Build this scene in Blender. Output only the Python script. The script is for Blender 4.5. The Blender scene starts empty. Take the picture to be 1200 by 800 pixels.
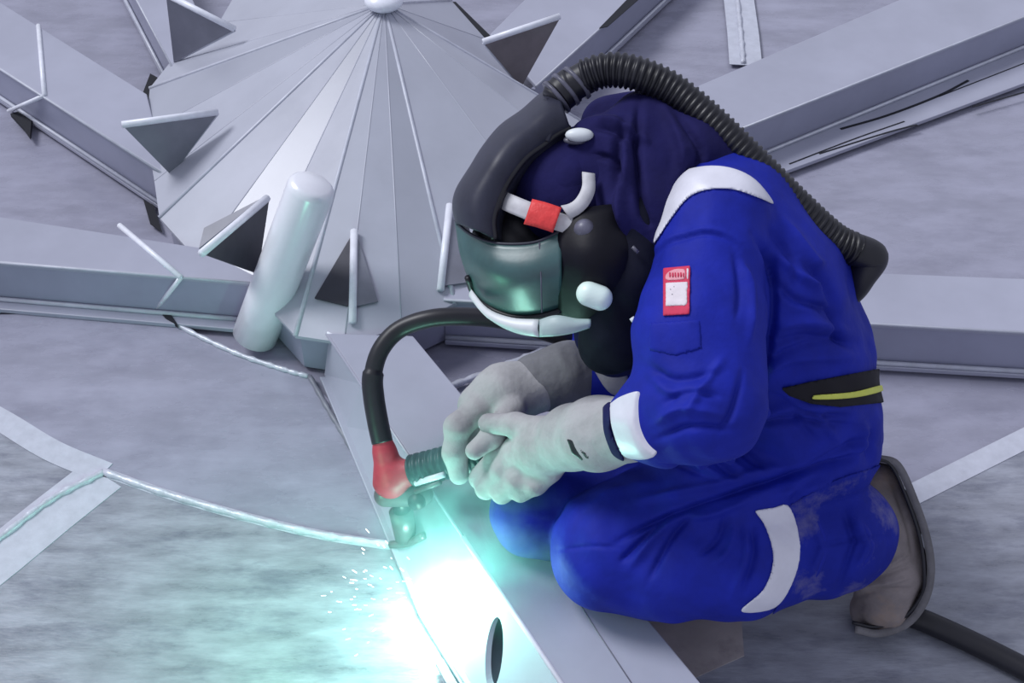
import bpy, math, random
import numpy as np
from mathutils import Vector
random.seed(7)
SC = bpy.context.scene
COL = SC.collection
R = math.radians

# ------------------------------------------------------------------ camera
PITCH = R(42); CH = 2.0; FPX = 1500.0
cd = bpy.data.cameras.new('camera'); cam = bpy.data.objects.new('camera', cd); COL.objects.link(cam)
cam.location = (0, 0, CH); cam.rotation_euler = (math.pi/2 - PITCH, 0, 0)
cd.sensor_width = 36; cd.lens = FPX/1200*36; cd.clip_start = .05
SC.camera = cam
# ------------------------------------------------------------------ world, sun, exposure
SC.view_settings.view_transform = 'Standard'; SC.view_settings.look = 'None'
SC.view_settings.gamma = 1; SC.view_settings.use_curve_mapping = False
SC.view_settings.exposure = 0.10
wd = bpy.data.worlds.new('overcast_sky'); SC.world = wd; wd.use_nodes = True
wb = wd.node_tree.nodes['Background']; wb.inputs[0].default_value = (.78, .82, 1, 1); wb.inputs[1].default_value = .55
sd = bpy.data.lights.new('sun', 'SUN'); sd.energy = 2.1; sd.angle = R(22); sd.color = (.95, .96, 1)
sun = bpy.data.objects.new('sun', sd); COL.objects.link(sun); sun.rotation_euler = (R(-12), R(-36), 0)
ARC_E = 5.2

# ------------------------------------------------------------------ measuring: photograph -> metres
cP, sP = math.cos(PITCH), math.sin(PITCH)
def W(px, py, d):                       # a point seen at (px,py), d metres in front of the lens
    x = (px-600)/FPX*d; y = (400-py)/FPX*d
    return np.array([x, d*cP + y*sP, CH - d*sP + y*cP])
def G(px, py, z=0.0):                   # a point seen at (px,py), z metres above the floor
    d = (CH-z)/(sP + (py-400)/FPX*cP)
    return W(px, py, d)
def PIX(P):                             # inverse, for arrays (..., 3)
    d = P[..., 1]*cP - (P[..., 2]-CH)*sP
    y = P[..., 1]*sP + (P[..., 2]-CH)*cP
    return 600 + FPX*P[..., 0]/d, 400 - FPX*y/d, d

# ------------------------------------------------------------------ materials
def nodes(m): return m.node_tree.nodes, m.node_tree.links
def fold_bump(m, scale=7, amt=.6, dist=.03, stretch=(1, 1, 1)):
    n, l = nodes(m); b = n['Principled BSDF']; tc = n.new('ShaderNodeTexCoord'); mp = n.new('ShaderNodeMapping'); mp.inputs['Scale'].default_value = stretch
    l.new(tc.outputs['Object'], mp.inputs[0]); z = n.new('ShaderNodeTexNoise'); z.noise_type = 'RIDGED_MULTIFRACTAL'
    z.inputs['Scale'].default_value = scale; z.inputs['Detail'].default_value = 2.5; z.inputs['Distortion'].default_value = .8; z.inputs['Roughness'].default_value = .45
    l.new(mp.outputs[0], z.inputs['Vector']); bp = n.new('ShaderNodeBump'); bp.inputs['Strength'].default_value = amt; bp.inputs['Distance'].default_value = dist
    l.new(z.outputs[0], bp.inputs['Height'])
    old = b.inputs['Normal'].links
    if old: l.new(old[0].from_socket, bp.inputs['Normal'])
    l.new(bp.outputs[0], b.inputs['Normal'])
def mat(name, col, rough=.5, metal=0, var=.12, scale=6, stretch=(1, 1, 1), bump=.0, bscale=60, col2=None, c2amt=.0, c2scale=3, spec=.5, bstretch=None, coat=0, rvar=0.0, alpha=1):
    m = bpy.data.materials.new(name); m.use_nodes = True
    n, l = nodes(m); b = n['Principled BSDF']
    b.inputs['Roughness'].default_value = rough; b.inputs['Metallic'].default_value = metal
    b.inputs['Specular IOR Level'].default_value = spec; b.inputs['Coat Weight'].default_value = coat
    b.inputs['Alpha'].default_value = alpha
    tc = n.new('ShaderNodeTexCoord'); mp = n.new('ShaderNodeMapping'); mp.inputs['Scale'].default_value = stretch
    l.new(tc.outputs['Object'], mp.inputs[0])
    nz = n.new('ShaderNodeTexNoise'); nz.inputs['Scale'].default_value = scale; nz.inputs['Detail'].default_value = 6; nz.inputs['Roughness'].default_value = .62
    l.new(mp.outputs[0], nz.inputs['Vector'])
    r = n.new('ShaderNodeValToRGB'); l.new(nz.outputs[0], r.inputs[0])
    c = np.array(col)
    r.color_ramp.elements[0].position = .3; r.color_ramp.elements[1].position = .7
    r.color_ramp.elements[0].color = (*np.clip(c*(1-var), 0, 1), 1); r.color_ramp.elements[1].color = (*np.clip(c*(1+var), 0, 1), 1)
    out = r.outputs[0]
    if col2 is not None:
        n2 = n.new('ShaderNodeTexNoise'); n2.inputs['Scale'].default_value = c2scale; n2.inputs['Detail'].default_value = 8; n2.inputs['Roughness'].default_value = .7
        l.new(mp.outputs[0], n2.inputs['Vector'])
        r2 = n.new('ShaderNodeValToRGB'); r2.color_ramp.elements[0].position = .5; r2.color_ramp.elements[1].position = .72
        r2.color_ramp.elements[0].color = (0, 0, 0, 1); r2.color_ramp.elements[1].color = (c2amt, c2amt, c2amt, 1)
        l.new(n2.outputs[0], r2.inputs[0])
        mx = n.new('ShaderNodeMix'); mx.data_type = 'RGBA'
        l.new(r2.outputs[0], mx.inputs['Factor']); l.new(out, mx.inputs['A']); mx.inputs['B'].default_value = (*col2, 1)
        out = mx.outputs['Result']
    l.new(out, b.inputs['Base Color'])
    if rvar:
        mr = n.new('ShaderNodeMapRange'); mr.inputs['To Min'].default_value = rough-rvar; mr.inputs['To Max'].default_value = rough+rvar
        mr.inputs['From Min'].default_value = .3; mr.inputs['From Max'].default_value = .7
        l.new(nz.outputs[0], mr.inputs[0]); l.new(mr.outputs[0], b.inputs['Roughness'])
    if bump:
        n3 = n.new('ShaderNodeTexNoise'); n3.inputs['Scale'].default_value = bscale; n3.inputs['Detail'].default_value = 4
        if bstretch:
            m2 = n.new('ShaderNodeMapping'); m2.inputs['Scale'].default_value = bstretch; l.new(tc.outputs['Object'], m2.inputs[0]); l.new(m2.outputs[0], n3.inputs['Vector'])
        else: l.new(tc.outputs['Object'], n3.inputs['Vector'])
        bp = n.new('ShaderNodeBump'); bp.inputs['Strength'].default_value = bump; bp.inputs['Distance'].default_value = .01
        l.new(n3.outputs[0], bp.inputs['Height']); l.new(bp.outputs[0], b.inputs['Normal'])
    return m
M = {}
M['steel'] = mat('primed_steel', (.36, .37, .455), .36, 0, .10, 3.0, (1, 1, 1), .04, 25, rvar=.06)
M['steel_hub'] = mat('hub_steel', (.40, .415, .485), .34, 0, .08, 4.0, (1, 1, 1), .03, 18, rvar=.06)
M['steel_hub2'] = mat('hub_steel_pale', (.415, .43, .50), .34, 0, .06, 4)
M['steel_hub3'] = mat('hub_steel_grey', (.35, .365, .43), .28, 0, .06, 4)
M['steel_shaded'] = mat('shaded_steel', (.31, .32, .42), .38, 0, .12, 3, (1, 1, 1), .04, 25)  # darker copy of the primed steel, paints shade on upright plates
M['floor'] = mat('floor_steel', (.30, .302, .385), .28, 0, .16, 5, (1, 2.2, 1), .04, 40, col2=(.17, .17, .23), c2amt=.45, c2scale=4, bstretch=(1, 4, 1), rvar=.08)
M['floor_worn'] = mat('worn_floor_steel', (.285, .30, .355), .34, 0, .26, 9, (1, 3.2, 1), .12, 45, col2=(.13, .14, .19), c2amt=.9, c2scale=5, bstretch=(1, 4, 1), rvar=.1)
M['band'] = mat('ground_weld_band', (.50, .52, .60), .36, 0, .10, 30, (1, 1, 1), .05, 80)
M['bead'] = mat('bright_weld', (.56, .58, .66), .32, .1, .15, 60, (1, 1, 1), .15, 120)
M['edge'] = mat('bright_edge', (.80, .82, .90), .3, 0, .08, 40)
M['dark_steel'] = mat('dark_shade_steel', (.035, .035, .05), .5, 0, .25, 8, (1, 1, 1), .05, 40)
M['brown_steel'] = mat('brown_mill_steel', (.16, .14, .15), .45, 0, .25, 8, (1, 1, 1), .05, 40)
M['grey_tri'] = mat('grey_steel', (.19, .195, .24), .42, 0, .15, 8)
M['pipe'] = mat('pale_pipe', (.86, .87, .93), .26, .15, .05, 8, (1, 1, 1), .0, 30)
M['black_gap'] = mat('black_gap', (.008, .009, .016), .8, 0, .1)
M['blue'] = mat('royal_blue_twill', (.007, .017, .31), .72, 0, .18, 14, (1, 1, 1), .22, 34, spec=.25)
M['blue_dusty'] = mat('dusty_blue_twill', (.009, .019, .29), .76, 0, .2, 10, (1, 1, 1), .25, 30, col2=(.20, .19, .33), c2amt=.75, c2scale=9, spec=.2)
M['navy'] = mat('dark_navy_cloth', (.013, .012, .075), .85, 0, .2, 14, (1, 1, 1), .3, 30, spec=.15)
M['reflect'] = mat('reflective_tape', (.70, .70, .78), .4, 0, .05, 30, (1, 1, 1), .05, 90)
M['cuff_reflect'] = mat('grey_reflective_tape', (.42, .42, .44), .5, 0, .15, 50, (1, 1, 1), .1, 90)
M['black'] = mat('black_rubber', (.010, .010, .016), .42, 0, .3, 20)
M['blackcloth'] = mat('black_webbing', (.005, .004, .009), .85, 0, .2, 30)
M['yellow'] = mat('yellow_stripe', (.62, .66, .10), .5, 0, .1, 30)
M['shell'] = mat('helmet_shell', (.028, .030, .050), .44, 0, .35, 10, (1, 1, 1), .03, 60, rvar=.08, spec=.35)
M['visor'] = mat('visor_lens', (.030, .092, .095), .40, 0, .25, 14, (1, 1, 1), .03, 60, spec=.9)
M['cape'] = mat('black_leather_cape', (.004, .004, .009), .5, 0, .3, 12, (1, 1, 1), .08, 30, spec=.2)
M['pale'] = mat('pale_plastic', (.70, .74, .76), .4, 0, .08, 20)
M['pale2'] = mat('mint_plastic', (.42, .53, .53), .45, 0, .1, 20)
M['headband'] = mat('grey_headband', (.55, .55, .58), .5, 0, .15, 40)
M['red_tape'] = mat('red_tape', (.75, .05, .05), .5, 0, .25, 30, (1, 1, 1), .3, 60)
M['glint_mint'] = mat('painted_arc_glint', (.80, .97, .90), .35, 0, .03, 20)
M['drape'] = mat('black_drape_cloth', (.005, .006, .018), .8, 0, .2, 14, (1, 1, 1), .2, 30, spec=.2); fold_bump(M['drape'], 8, .6, .03)
M['knob'] = mat('grey_knob', (.10, .10, .14), .4, 0, .4, 40)
M['glove'] = mat('grey_leather_glove', (.42, .42, .43), .75, 0, .18, 20, (1, 1, 1), .3, 45, col2=(.13, .13, .14), c2amt=.6, c2scale=10)
M['gauntlet'] = mat('dark_gauntlet', (.17, .175, .19), .8, 0, .2, 20, (1, 1, 1), .3, 45)
M['boot'] = mat('dusty_boot_leather', (.24, .21, .21), .75, 0, .25, 14, (1, 1, 1), .3, 40, col2=(.40, .26, .15), c2amt=.5, c2scale=8)
M['sole'] = mat('dusty_rubber_sole', (.17, .165, .175), .8, 0, .25, 20, (1, 1, 1), .3, 60)
M['torch_red'] = mat('torch_red', (.42, .035, .06), .5, 0, .2, 30)
M['torch_green'] = mat('torch_grip', (.02, .05, .06), .45, 0, .2, 30)
M['torch_metal'] = mat('torch_metal', (.15, .145, .155), .4, .5, .3, 30)
M['patch_red'] = mat('patch_red', (.60, .03, .09), .7, 0, .1, 60)
M['patch_pink'] = mat('patch_pink', (.75, .33, .38), .7, 0, .15, 90)
M['patch_white'] = mat('patch_white', (.72, .66, .70), .7, 0, .08, 60)
M['seam'] = mat('stitched_seam', (.004, .010, .16), .8, 0, .1, 30)
M['brown_reflection'] = mat('brown_reflection_paint', (.40, .36, .36), .6, 0, .2, 8, (1, 1, 1), .1, 30, col2=(.07, .06, .08), c2amt=.7, c2scale=5)

fold_bump(M['blue'], 5.5, .55, .022); fold_bump(M['blue_dusty'], 6, .5, .022); fold_bump(M['navy'], 6, .6, .03); fold_bump(M['gauntlet'], 9, .6, .02, (1.6, 1, .6)); fold_bump(M['glove'], 9, .5, .012); fold_bump(M['cape'], 6, .3, .02); fold_bump(M['boot'], 10, .5, .012)
# ------------------------------------------------------------------ mesh helpers
def root(name, label, cat, loc, group=None, kind=None):
    o = bpy.data.objects.new(name, None); COL.objects.link(o); o.empty_display_size = .05
    o.location = Vector(tuple(float(v) for v in loc)); o['label'] = label; o['category'] = cat
    if group: o['group'] = group
    if kind: o['kind'] = kind
    return o
def wloc(o):
    v = Vector((0, 0, 0))
    while o: v = v + o.location; o = o.parent
    return np.array(v)
def mk(name, VF, m, parent=None, smooth=True, bevel=0, kind=None, label=None, cat=None, group=None, solid=0, sub=0, loc=None):
    V, F = VF; V = np.asarray(V, float)
    if parent is not None: off = wloc(parent)
    elif loc is not None: off = np.asarray(loc, float)
    else: off = np.zeros(3)
    me = bpy.data.meshes.new(name); me.from_pydata((V-off).tolist(), [], [list(map(int, f)) for f in F]); me.update()
    o = bpy.data.objects.new(name, me); COL.objects.link(o)
    me.materials.append(M[m] if isinstance(m, str) else m)
    if parent is not None: o.parent = parent
    elif loc is not None: o.location = Vector(tuple(off))
    if smooth: me.polygons.foreach_set('use_smooth', [True]*len(me.polygons))
    if solid:
        s = o.modifiers.new('solid', 'SOLIDIFY'); s.thickness = solid; s.offset = 0
    if bevel:
        b = o.modifiers.new('bevel', 'BEVEL'); b.width = bevel; b.segments = 2; b.limit_method = 'ANGLE'
    if sub:
        s = o.modifiers.new('sub', 'SUBSURF'); s.levels = sub; s.render_levels = sub
    if kind: o['kind'] = kind
    if label: o['label'] = label
    if cat: o['category'] = cat
    if group: o['group'] = group
    return o
def prism(pts, vec):
    pts = np.array(pts, float); vec = np.array(vec, float); n = len(pts)
    V = np.vstack([pts, pts+vec]); F = [list(range(n)), list(range(2*n-1, n-1, -1))]
    for i in range(n): F.append([i, i+n, (i+1) % n+n, (i+1) % n])
    nrm = np.zeros(3)
    for i in range(n): nrm += np.cross(pts[i], pts[(i+1) % n])
    if np.dot(nrm, vec) > 0: F = [f[::-1] for f in F]
    return V, F
def lerp(a, b, t): return a+(b-a)*t
def merge(*vfs):
    V = []; F = []; k = 0
    for v, f in vfs:
        V.append(np.asarray(v, float)); F += [[i+k for i in q] for q in f]; k += len(v)
    return np.vstack(V), F
def smoothpath(pts, n=8):
    P = np.array(pts, float); out = []
    Q = np.vstack([2*P[0]-P[1], P, 2*P[-1]-P[-2]])
    for i in range(1, len(Q)-2):
        for k in range(n):
            t = k/n; a, b, c, d = Q[i-1], Q[i], Q[i+1], Q[i+2]
            out.append(.5*((2*b)+(c-a)*t+(2*a-5*b+4*c-d)*t*t+(3*b-a-3*c+d)*t**3))
    out.append(P[-1]); return np.array(out)
def tube(path, rad, seg=14, caps=True, flat=None):
    P = np.array(path, float); n = len(P)
    rad = np.full(n, rad) if np.isscalar(rad) else np.array(rad)
    T = np.gradient(P, axis=0); T /= np.linalg.norm(T, axis=1)[:, None]+1e-12
    u = np.cross(T[0], [0, 0, 1.0]);
    if np.linalg.norm(u) < 1e-3: u = np.cross(T[0], [1.0, 0, 0])
    u /= np.linalg.norm(u); V = []; F = []
    for i in range(n):
        u = u - T[i]*np.dot(u, T[i]); u /= np.linalg.norm(u); v = np.cross(T[i], u)
        for k in range(seg):
            a = 2*math.pi*k/seg; V.append(P[i]+rad[i]*(math.cos(a)*u+math.sin(a)*v))
    for i in range(n-1):
        for k in range(seg):
            F.append([i*seg+k, i*seg+(k+1) % seg, (i+1)*seg+(k+1) % seg, (i+1)*seg+k])
    if caps: F.append(list(range(seg))[::-1]); F.append([(n-1)*seg+k for k in range(seg)])
    return np.array(V), F
def ball(c, r, seg=20, rings=12, scale=(1, 1, 1)):
    V = []; F = []
    for i in range(rings+1):
        t = math.pi*i/rings
        for k in range(seg):
            a = 2*math.pi*k/seg
            V.append(np.array(c)+r*np.array([math.sin(t)*math.cos(a)*scale[0], math.sin(t)*math.sin(a)*scale[1], math.cos(t)*scale[2]]))
    for i in range(rings):
        for k in range(seg): F.append([i*seg+k, (i+1)*seg+k, (i+1)*seg+(k+1) % seg, i*seg+(k+1) % seg])
    return np.array(V), F
def patch(rows, nu=6, nv=6):
    """rows of control points (equal length) -> smooth grid"""
    A = [smoothpath(r, nu) for r in rows]; A = np.array(A)
    B = np.array([smoothpath(A[:, j], nv) for j in range(A.shape[1])])
    a, b = B.shape[:2]; V = B.reshape(-1, 3)
    F = [[i*b+j, i*b+j+1, (i+1)*b+j+1, (i+1)*b+j] for i in range(a-1) for j in range(b-1)]
    return V, F

# ------------------------------------------------------------------ signed-distance bodies (cloth, gloves, boots)
def seg_d(P, a, b, ra, rb):
    ab = b-a; L = np.dot(ab, ab)+1e-12
    t = np.clip(((P-a) @ ab)/L, 0, 1)
    return np.linalg.norm(P-a-t[..., None]*ab, axis=-1)-(ra+(rb-ra)*t)
def smin(a, b, k):
    h = np.maximum(k-np.abs(a-b), 0)/k
    return np.minimum(a, b)-h*h*k*.25
def S(px, py, d, r): return (W(px, py, d), r*d/FPX)
def grid(lo, hi, h):
    ax = [np.arange(lo[i], hi[i]+h, h) for i in range(3)]
    return ax, np.stack(np.meshgrid(*ax, indexing='ij'), -1)
def chain(*pts): return [(pts[i], pts[i+1]) for i in range(len(pts)-1)]
def evals(groups, ax, P, kg=.014):
    """groups: list of (k, [(S,S),...])"""
    tot = np.full(P.shape[:3], .3)
    for k, prims in groups:
        f = np.full(P.shape[:3], .3)
        for (a, ra), (b, rb) in prims:
            m = max(ra, rb)+.07
            sl = tuple(slice(max(0, int(np.searchsorted(ax[i], min(a[i], b[i])-m))), int(np.searchsorted(ax[i], max(a[i], b[i])+m))) for i in range(3))
            if any(s.stop <= s.start for s in sl): continue
            f[sl] = smin(f[sl], seg_d(P[sl], a, b, ra, rb), k)
        tot = smin(tot, f, kg)
    return tot
def bbox(groups, pad=.03):
    pts = np.array([np.r_[p-r, p+r] for k, pr in groups for s in pr for p, r in s])
    return pts[:, :3].min(0)-pad, pts[:, 3:].max(0)+pad
def nets(F, ax):
    """surface nets -> verts, quads"""
    s = F < 0; nx, ny, nz = F.shape
    acc = np.zeros((nx-1, ny-1, nz-1, 3)); cnt = np.zeros((nx-1, ny-1, nz-1))
    idx = np.stack(np.meshgrid(*[np.arange(n-1) for n in F.shape], indexing='ij'), -1).astype(float)
    for axis in range(3):
        for o1 in (0, 1):
            for o2 in (0, 1):
                off = [0, 0, 0]; oth = [i for i in range(3) if i != axis]; off[oth[0]] = o1; off[oth[1]] = o2
                def sl(e):
                    q = []
                    for i in range(3):
                        st = off[i]+(e if i == axis else 0); q.append(slice(st, st+F.shape[i]-1))
                    return tuple(q)
                a = F[sl(0)]; b = F[sl(1)]; c = (a < 0) != (b < 0)
                t = np.where(c, a/np.where(c, a-b, 1), 0)
                for i in range(3):
                    acc[..., i] += np.where(c, (t if i == axis else off[i]), 0)
                cnt += c
    act = cnt > 0; ids = np.full(act.shape, -1); n = int(act.sum()); ids[act] = np.arange(n)
    loc = acc[act]/cnt[act][:, None]+idx[act]
    h = ax[0][1]-ax[0][0]; V = loc*h+np.array([ax[0][0], ax[1][0], ax[2][0]])
    Q = []
    for axis in range(3):
        oth = [i for i in range(3) if i != axis]
        sa = [slice(None)]*3; sb = [slice(None)]*3; sa[axis] = slice(0, -1); sb[axis] = slice(1, None)
        c = s[tuple(sa)] != s[tuple(sb)]; inside = s[tuple(sa)]
        I = np.argwhere(c)
        ok = np.all([(I[:, o] > 0) & (I[:, o] < F.shape[o]-1) for o in oth], axis=0); I = I[ok]
        fl = inside[tuple(I.T)]
        def g(d1, d2):
            J = I.copy(); J[:, oth[0]] += d1; J[:, oth[1]] += d2; return ids[tuple(J.T)]
        q = np.stack([g(-1, -1), g(0, -1), g(0, 0), g(-1, 0)], 1)
        flip = fl if axis != 1 else ~fl
        q[~flip] = q[~flip][:, ::-1]; Q.append(q)
    return V, np.vstack(Q)
def sdf_mesh(groups, h=.006, kg=.014, post=None):
    lo, hi = bbox(groups); ax, P = grid(lo, hi, h)
    F = evals(groups, ax, P, kg)
    if post is not None: F = post(F, P)
    return nets(F, ax)
def poly_sdf(x, y, poly):
    poly = np.array(poly, float); d = np.full(x.shape, 1e9); ins = np.zeros(x.shape, bool)
    n = len(poly)
    for i in range(n):
        a = poly[i]; b = poly[(i+1) % n]; e = b-a
        t = np.clip(((x-a[0])*e[0]+(y-a[1])*e[1])/(e@e+1e-9), 0, 1)
        d = np.minimum(d, np.hypot(x-a[0]-t*e[0], y-a[1]-t*e[1]))
        c = ((a[1] > y) != (b[1] > y)) & (x < (b[0]-a[0])*(y-a[1])/(b[1]-a[1]+1e-12)+a[0]); ins ^= c
    return np.where(ins, -d, d)
def decal(groups, poly, dlo, dhi, t=.004, h=.0035, kg=.014, smooth=True):
    """a fitted piece of cloth lying t proud of a body, cut to an outline"""
    pts = np.array([W(x, y, d) for x, y in poly for d in (dlo, dhi)])
    ax, P = grid(pts.min(0)-.01, pts.max(0)+.01, h)
    F = evals(groups, ax, P, kg)
    F = displaced(F, P)
    x, y, d = PIX(P)
    E = np.maximum(F-t, poly_sdf(x, y, smoothpath(np.vstack([poly, poly[:1]]), 5) if smooth else poly)*d/FPX)
    E = np.maximum(E, np.maximum(dlo-d, d-dhi))
    return nets(E, ax)
FOLDS = []       # (polyline in the photograph, width px, height m, dmin, dmax)
def displaced(F, P):
    x, y, d = PIX(P); F = F.copy()
    near = np.abs(F) < .03
    X, Y, D = x[near], y[near], d[near]; acc = np.zeros(X.shape)
    for line, w, hgt, d0, d1 in FOLDS:
        ln = np.array(line, float); lo = ln.min(0)-3*w; hi = ln.max(0)+3*w
        msk = (X > lo[0]) & (X < hi[0]) & (Y > lo[1]) & (Y < hi[1]) & (D > d0) & (D < d1)
        if not msk.any(): continue
        xx, yy = X[msk], Y[msk]; dd = np.full(xx.shape, 1e9); par = np.zeros(xx.shape)
        n = len(ln)-1
        for i in range(n):
            a, b = ln[i], ln[i+1]; e = b-a
            t = np.clip(((xx-a[0])*e[0]+(yy-a[1])*e[1])/(e@e+1e-9), 0, 1)
            q = np.hypot(xx-a[0]-t*e[0], yy-a[1]-t*e[1])
            par = np.where(q < dd, (i+t)/n, par); dd = np.minimum(dd, q)
        taper = np.clip(np.minimum(par, 1-par)*4, .15, 1)
        acc[msk] += hgt*np.exp(-(dd/w)**2)*taper
    Fn = F[near]-acc
    q = P[near]
    Fn -= .0022*(np.sin(q[:, 0]*41+2*np.sin(q[:, 2]*23))*np.sin(q[:, 2]*37+1.3*np.sin(q[:, 1]*29)+1)+.5*np.sin(q[:, 0]*83+q[:, 2]*61+2*np.sin(q[:, 1]*47)))
    F[near] = Fn
    return F

# ================================================================== THE SETTING: plated floor
def flat(poly, z, t): return prism([G(x, y, z) for x, y in poly], (0, 0, -t))
fl = mk('floor', prism([(-5, .3, -.012), (5, .3, -.012), (5, 7.5, -.012), (-5, 7.5, -.012)], (0, 0, -.03)), 'floor', smooth=False, kind='structure')
BH = .13; HUB_Z = .45; HUB_C = G(450, 4, HUB_Z)[:2]
curve = [(-150, 372), (100, 366), (190, 371), (230, 392), (280, 415), (330, 432), (362, 441)]
seam = [(-200, 395), (-60, 460), (0, 491), (60, 527), (122, 553), (200, 580), (290, 606), (380, 627), (470, 640)]
mk('floor_plate', flat(curve+[(385, 468), (425, 545), (470, 640)]+seam[::-1][1:], 0, .012), 'floor', fl, smooth=False)
mk('floor_plate', flat(seam[4:]+[(700, 690), (900, 900), (-200, 900), (-200, 790), (0, 646)], 0, .012), 'floor_worn', fl, smooth=False)
mk('floor_plate', flat(seam[:5]+[(0, 646), (-200, 790)], -.001, .011), 'floor_worn', fl, smooth=False)
mk('floor_plate', flat([(740, 705), (900, 640), (1070, 578), (1300, 462), (1500, 600), (1500, 950), (950, 950)], 0, .012), 'floor_worn', fl, smooth=False)
def strip(line, w0, z, t, m, name, parent, n=5, curved=True):
    P = [G(x, y, z) for x, y in line]; P = smoothpath(P, n) if curved else np.array(P)
    T = np.gradient(P, axis=0); N = np.stack([-T[:, 1], T[:, 0], 0*T[:, 0]], 1); N /= np.linalg.norm(N, axis=1)[:, None]
    L = P+N*w0/2; Rr = P-N*w0/2; k = len(P)
    V = np.vstack([L, Rr, L-[0, 0, t], Rr-[0, 0, t]]); F = []
    for i in range(k-1):
        F += [[i, i+k, i+1+k, i+1], [i, i+1, i+1+2*k, i+2*k], [i+k, i+3*k, i+1+3*k, i+1+k]]
    F += [[0, 2*k, 3*k, k], [k-1, 2*k-1, 4*k-1, 3*k-1]]
    return mk(name, (V, F), m, parent, smooth=False)
def bead(line, r, z, name, parent, m='bead', n=10):
    P = smoothpath([G(x, y, z) for x, y in line], n)
    rr = r*(1+.18*np.sin(np.arange(len(P))*1.7)+.1*np.sin(np.arange(len(P))*3.1))
    return mk(name, tube(P, rr, 8), m, parent)
strip(seam[:5], .055, .0015, .002, 'band', 'weld_band', fl); bead(seam[4:], .008, .003, 'weld_bead', fl); 
strip(seam[4:], .022, .0012, .002, 'band', 'weld_band', fl)
strip([(-120, 745), (0, 652), (60, 603), (120, 556)], .115, .0012, .002, 'band', 'weld_band', fl, curved=False)
bead([(-120, 720), (0, 630), (60, 585), (122, 553)], .008, .003, 'weld_bead', fl)
bead(curve[2:], .006, .003, 'weld_bead', fl)
strip([(1060, 584), (1200, 514), (1330, 449)], .05, .0014, .002, 'band', 'weld_band', fl)
strip([(862, -40), (866, 0), (871, 40), (874, 76)], .10, .0014, .002, 'band', 'weld_band', fl, curved=False)
bead([(860, -40), (864, 0), (868, 40), (871, 74)], .008, .003, 'weld_bead', fl)
bead([(505, 460), (545, 446), (600, 425), (650, 405)], .008, .003, 'weld_bead', fl)
bead([(363, 441), (385, 480), (410, 522), (440, 580), (470, 636)], .006, .004, 'weld_bead', fl, m='grey_tri')
mk('warm_reflection', flat([(748, 712), (800, 705), (868, 712), (872, 768), (800, 800), (775, 760)], .002, .003), 'brown_reflection', fl, smooth=False)  # brown sheet paints a warm reflection on the floor

# ================================================================== conical hub
hub = root('conical_hub', 'pale grey steel cone hub of radial plates rising to a small knob, behind the worker', 'tank hub', (HUB_C[0], HUB_C[1], 0))
RIM = [np.array(p) for p in ((.20, 2.95), (.25, 2.68), (.12, 2.42))]+[G(x, y, BH)[:2] for x, y in ((530, 342), (470, 370), (405, 386), (350, 378), (300, 324), (240, 294), (196, 246), (190, 205), (180, 150), (184, 100), (206, 72), (262, 26), (300, -40), (420, -70), (500, -30), (526, 0), (566, 45), (612, 100))]
def hub_z(P):
    """height of the faceted cone above a ground point"""
    a = np.array([math.atan2(*(p-HUB_C)[::-1]) for p in RIM]); t = math.atan2(*(np.asarray(P)[:2]-HUB_C)[::-1])
    for k in range(len(RIM)):
        p, q = RIM[k]-HUB_C, RIM[(k+1) % len(RIM)]-HUB_C; v = np.asarray(P)[:2]-HUB_C
        det = p[0]*q[1]-p[1]*q[0]; u_ = (v[0]*q[1]-v[1]*q[0])/det; w_ = (p[0]*v[1]-p[1]*v[0])/det
        if u_ >= -1e-9 and w_ >= -1e-9: return BH+(HUB_Z-BH)*(1-u_-w_)
    return BH
apex = np.array([*HUB_C, HUB_Z])
for k in range(len(RIM)):
    p = np.array([*RIM[k], BH]); q = np.array([*RIM[(k+1) % len(RIM)], BH])
    p, q = apex+(p-apex)*1.035, apex+(q-apex)*1.035
    rows = [[lerp(apex+(p-apex)*.02, p, t), lerp(apex+(q-apex)*.02, q, t)] for t in (0, 1)]
    mk('hub_plate', prism([rows[0][0], rows[1][0], rows[1][1], rows[0][1]], (0, 0, -.008)), ('steel_hub', 'steel_hub2', 'steel_hub', 'steel_hub3')[k % 4], hub, smooth=False)
    mk('weld_bead', tube([lerp(apex, p, t)+[0, 0, -.001] for t in (.04, .3, .6, 1)], [.004, .005, .005, .006] if k % 3 == 0 else [.002]*4, 8), 'band' if k % 3 == 0 else 'steel_hub2', hub)  # weld seams; the paler ones also paint shine streaks on the cone
    w = [np.array([*(HUB_C+(c[:2]-HUB_C)*.97), z]) for c, z in ((p, .125), (q, .125), (q, 0), (p, 0))]
    mk('skirt_plate', prism(w, [*((HUB_C-(p[:2]+q[:2])/2)*.01), 0]), 'steel_shaded', hub, smooth=False)
mk('apex_knob', ball(apex+[0, 0, .008], .05, 20, 12, (1, 1, .5)), 'edge', hub)

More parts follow.
